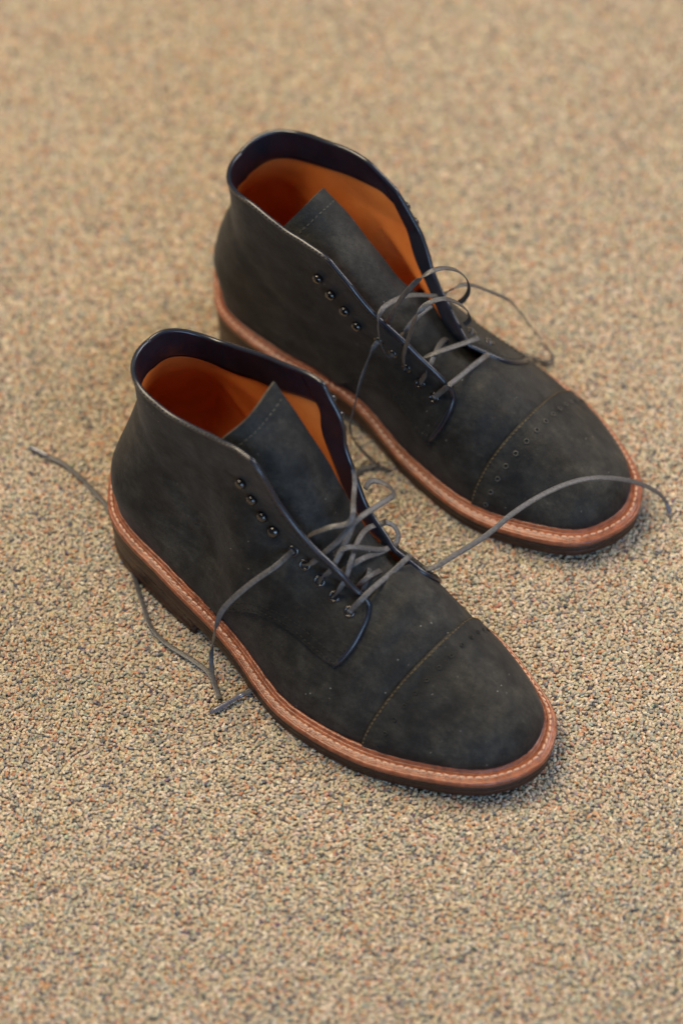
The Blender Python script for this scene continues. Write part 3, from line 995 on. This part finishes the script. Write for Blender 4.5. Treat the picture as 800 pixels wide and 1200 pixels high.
    put_bag('tongue_stitching', bag, 'greystitch', tongue, 'stuff')
    return root, L, eyelet_bits

# where each eyelet (5) and hook (4) sits: share of the way up the facing, distance in from its edge
EYE_XZ = {('n', -1): [[19.13, 6.79], [17.98, 7.07], [16.9, 7.45], [15.89, 8.04], [15.08, 8.58], [13.84, 9.39], [13.17, 10.2], [12.57, 11.24], [11.93, 12.19]],
          ('f', 1): [[18.99, 6.64], [17.88, 6.97], [16.81, 7.38], [15.93, 8.13], [15.01, 8.73], [13.66, 9.33], [12.93, 10.25], [12.03, 11.08], [11.22, 11.98]]}
EYE_EDGE = [(0.03, 0.9), (0.13, 0.95), (0.235, 1.0), (0.34, 1.0), (0.44, 1.05), (0.60, 0.45), (0.70, 0.36), (0.80, 0.34), (0.90, 0.32)]

near_boot, NL, NB = build_boot(NEARBOOT, 'nearer black suede boot, its lace ends trailing on the carpet to the left')
far_boot, FL, FB = build_boot(FARBOOT, 'farther black suede boot, its laces standing up in loops over the tongue')

# ------------------------------------------------------------------ laces
def to_local(spec, W_):
    W_ = np.asarray(W_, float)
    x0, y0, w = spec['pose']
    c, s_ = math.cos(w), math.sin(w)
    dx, dy = W_[:, 0] - x0, W_[:, 1] - y0
    return np.stack([c * dx + s_ * dy, (-s_ * dx + c * dy), W_[:, 2]], 1)   # true local (not mirrored)

def lace(root, spec, segs, name='shoelace'):
    bag = Bag()
    for kind, pts in segs:
        P = np.array(pts, float)
        if kind == 'L':
            P[:, 1] *= spec['mir']
        elif kind == 'W':
            P = to_local(spec, P)
        P = cr(P, 10, False)
        d = np.linalg.norm(np.diff(P, axis=0), axis=1).sum()
        P = resample(P, max(10, int(d / 0.22)))
        for _ in range(2):
            P[1:-1] = (P[:-2] + 2 * P[1:-1] + P[2:]) / 4
        nP = len(P)
        s_ = np.linspace(0, d, nP)
        tw = 0.35 * np.sin(s_ * 0.55 + len(bag.V))
        ref = np.stack([0.45 + 0.3 * np.sin(tw), -0.25 * spec['mir'] + 0.4 * np.sin(tw + 1), np.full(nP, 0.85)], 1)
        V, Fc = tube(P, np.ones(nP), 10, flat=(0.158, 0.036), ref=ref)
        bag.add(V, Fc)
    return bag.build(name, 'lace', root)

near_laces = [
    ('L', [(19.16, -1.69, 6.82), (19.27, -1.55, 7.08), (19.57, -1.26, 7.73), (19.62, -0.35, 7.93), (19.64, 1.28, 7.83), (19.75, 2.27, 8.09), (19.55, 2.85, 7.72)]),
    ('L', [(17.98, -1.6, 7.07), (18.17, -1.53, 7.47), (18.34, -1.37, 8.05), (18.3, -0.92, 8.4), (18.09, -0.32, 8.96), (17.83, 0.18, 9.0), (17.48, 0.92, 8.95), (17.25, 1.52, 8.86), (17.08, 2.27, 8.6), (17.15, 2.81, 8.37), (17.57, 3.11, 8.73)]),
    ('L', [(16.9, -1.55, 7.45), (17.21, -1.53, 8.07), (17.5, -1.37, 8.6), (17.62, -1.02, 9.17), (17.5, -0.33, 9.58), (17.28, 0.61, 10.04), (17.07, 1.2, 10.47)]),
    ('L', [(15.89, -1.58, 8.04), (16.33, -1.63, 8.54), (16.52, -1.42, 8.78), (16.88, -0.93, 9.42), (17.25, -0.24, 10.09), (17.42, 0.4, 10.71), (17.49, 1.0, 10.86), (17.52, 2.0, 10.73), (17.54, 3.0, 10.48), (17.43, 3.9, 10.13), (16.87, 4.4, 9.66), (16.33, 4.6, 9.48), (15.93, 4.5, 9.54), (15.64, 4.2, 9.66), (15.71, 3.7, 9.88), (15.94, 3.3, 10.0)]),
    ('L', [(15.42, -0.93, 9.38), (15.88, -0.81, 10.01), (16.5, -0.6, 10.68), (16.93, -0.2, 10.95), (17.27, 0.3, 10.83), (17.43, 0.6, 11.18), (17.23, 0.9, 11.45), (16.69, 1.5, 11.25), (16.13, 2.2, 10.94), (15.75, 2.7, 11.12), (15.37, 3.0, 11.47)]),
    ('L', [(17.2, -0.68, 9.16), (17.5, -0.46, 9.64), (17.66, -0.1, 9.65), (18.02, 0.86, 8.95), (18.27, 1.81, 8.09), (18.32, 2.67, 7.54), (18.22, 3.41, 7.42), (17.84, 3.71, 7.71), (17.45, 3.66, 7.97), (17.21, 3.31, 8.17), (17.2, 2.9, 8.25)]),
    ('L', [(17.7, -0.58, 8.01), (18.06, -0.36, 8.62), (18.34, 0.15, 8.86), (18.33, 0.71, 8.62), (18.34, 1.66, 8.01), (18.37, 2.46, 7.71), (18.39, 3.0, 7.51)]),
    ('L', [(18.81, -0.49, 6.3), (18.92, -0.4, 6.92), (18.85, 0.04, 7.62), (18.68, 0.44, 7.69), (18.06, 1.42, 7.41), (17.8, 2.41, 7.43), (17.66, 3.0, 7.5)]),
    ('L', [(18.41, -0.59, 6.82), (18.69, -0.41, 7.41), (18.92, 0.03, 7.92), (18.83, 1.16, 7.34), (18.82, 2.02, 6.72), (18.81, 2.8, 6.41)]),
    ('L', [(15.08, -1.61, 8.58), (15.16, -2.03, 8.75), (15.06, -2.81, 8.53), (14.46, -3.94, 7.79), (14.0, -4.9, 7.06), (13.67, -5.6, 6.34), (13.57, -6.0, 5.73), (13.5, -6.2, 4.8)]
     + [tuple(q) for q in to_local(NEARBOOT, [(-7.33, -10.75, 1.5), (-7.37, -11.5, 0.55), (-7.18, -12.43, 0.30), (-6.89, -13.21, 0.22)])]),
    ('W', [(-6.95, -13.0, 0.2), (-7.19, -12.34, 0.2), (-7.48, -11.5, 0.22), (-8.05, -10.9, 0.22), (-8.92, -10.18, 0.22), (-9.98, -9.32, 0.22), (-10.87, -8.11, 0.22), (-11.19, -7.02, 0.22), (-11.63, -5.52, 0.2), (-12.29, -3.0, 0.12), (-13.11, -0.5, 0.15), (-13.59, 0.62, 0.25), (-14.31, 1.61, 0.3), (-15.26, 2.87, 0.25), (-16.27, 3.97, 0.22), (-17.26, 4.59, 0.22), (-18.31, 5.28, 0.22)]),
    ('W', [(4.2, -9.3, 6.5), (4.81, -9.64, 6.9), (5.94, -8.93, 7.0), (7.86, -7.51, 7.0), (9.34, -6.06, 7.0), (11.09, -4.45, 6.6), (12.88, -3.01, 5.9), (14.41, -2.16, 5.2), (16.53, -1.15, 3.6), (18.19, -0.45, 1.7), (18.82, -0.4, 0.6), (18.97, -0.6, 0.25)]),
]
far_laces = [
    ('L', [(19.02, 3.42, 6.68), (19.24, 3.34, 7.04), (19.44, 3.2, 7.35), (19.89, 3.34, 8.16), (19.94, 2.61, 8.12), (19.94, 1.32, 7.92), (20.07, 0.36, 7.96), (19.87, -0.58, 7.45)]),
    ('L', [(17.91, 3.26, 7.0), (18.03, 3.19, 7.4), (18.35, 3.31, 8.15), (18.33, 2.89, 8.49), (18.12, 2.29, 8.55), (17.81, 1.49, 8.43), (17.55, 0.74, 8.11), (17.28, -0.13, 7.48)]),
    ('L', [(18.9, -0.89, 7.9), (18.93, -0.27, 8.24), (18.58, 0.74, 8.44), (18.21, 1.93, 8.72), (17.67, 2.66, 8.49), (17.17, 2.79, 7.98), (16.5, 2.88, 7.24)]),
    ('L', [(16.81, 3.13, 7.38), (16.85, 3.41, 7.94), (17.03, 3.66, 9.22), (17.36, 3.7, 10.67), (17.86, 3.6, 12.87), (18.03, 2.9, 13.36), (18.42, 2.0, 13.26), (18.56, 0.9, 12.16), (18.55, -0.2, 10.53), (18.25, -0.9, 9.04), (17.61, -1.3, 7.85)]),
    ('L', [(15.93, 3.26, 8.13), (15.9, 3.61, 8.19), (15.8, 3.96, 9.0), (15.61, 4.1, 9.99), (15.55, 4.1, 11.43), (15.43, 3.7, 11.78), (15.42, 3.0, 11.74), (15.65, 2.2, 11.71), (15.73, 1.2, 11.14), (15.87, 0.1, 10.31), (15.99, -0.8, 9.57), (15.97, -1.4, 9.2)]
     + [(q[0], -q[1], q[2]) for q in to_local(FARBOOT, [(7.08, 8.41, 10.0), (7.8, 8.87, 9.5), (8.53, 9.37, 8.6), (9.49, 10.0, 7.4), (10.14, 10.43, 6.5), (10.88, 10.88, 4.9), (11.75, 11.33, 2.9), (12.62, 11.66, 1.0), (13.09, 11.33, 0.35), (12.72, 11.1, 0.25), (12.12, 11.4, 0.25), (11.62, 11.69, 0.25), (10.86, 12.14, 0.25), (10.12, 12.86, 0.25)])]),
    ('L', [(14.16, 2.58, 7.73), (14.9, 2.89, 9.2), (15.72, 3.3, 10.93), (16.83, 3.5, 13.69), (17.65, 3.2, 15.26), (18.13, 2.6, 15.8), (18.34, 1.8, 15.48), (18.49, 0.8, 14.56), (18.34, -0.4, 12.73), (17.98, -1.1, 11.09), (17.34, -1.6, 9.56), (16.66, -1.9, 8.44)]),
    ('L', [(15.16, 2.58, 7.23), (15.69, 2.64, 8.37), (16.14, 2.5, 9.4), (16.24, 2.0, 9.75), (16.29, 1.2, 9.96), (16.24, 0.09, 9.69)]),
    ('L', [(15.01, 3.42, 8.73), (15.0, 3.81, 8.62), (14.92, 4.5, 7.44), (15.04, 5.3, 6.4), (15.14, 6.0, 4.88), (15.18, 6.3, 4.13)]
     + [(q[0], -q[1], q[2]) for q in to_local(FARBOOT, [(0.72, 3.7, 2.3), (1.14, 3.83, 1.2), (1.68, 3.68, 0.5), (2.17, 3.33, 0.25), (2.57, 3.06, 0.22), (2.91, 2.96, 0.2)])]),
    ('W', [(2.12, 3.34, 0.22), (1.21, 3.04, 0.2), (0.2, 1.6, 0.2), (-1.2, -3.0, 0.2), (-2.6, -8.0, 0.2), (-3.7, -11.4, 0.22), (-4.45, -12.19, 0.25), (-5.21, -12.68, 0.26), (-5.7, -13.0, 0.26)]),
]
nl = lace(near_boot, NEARBOOT, near_laces)
fl = lace(far_boot, FARBOOT, far_laces)
def aglet(root, spec, lace_o, a, b):
    P = to_local(spec, np.array([a, b]))
    P = resample(P, 8)
    V, Fc = tube(P, np.r_[0.9, np.ones(6), 0.8] * 0.13, 10)
    mesh('aglet', V, Fc, 'aglet', lace_o)
aglet(far_boot, FARBOOT, fl, (-5.6, -12.95, 0.28), (-7.49, -14.16, 0.24))
aglet(near_boot, NEARBOOT, nl, (-17.2, 4.56, 0.22), (-18.4, 5.33, 0.22))
aglet(near_boot, NEARBOOT, nl, (18.75, -0.42, 0.75), (19.0, -0.75, 0.15))
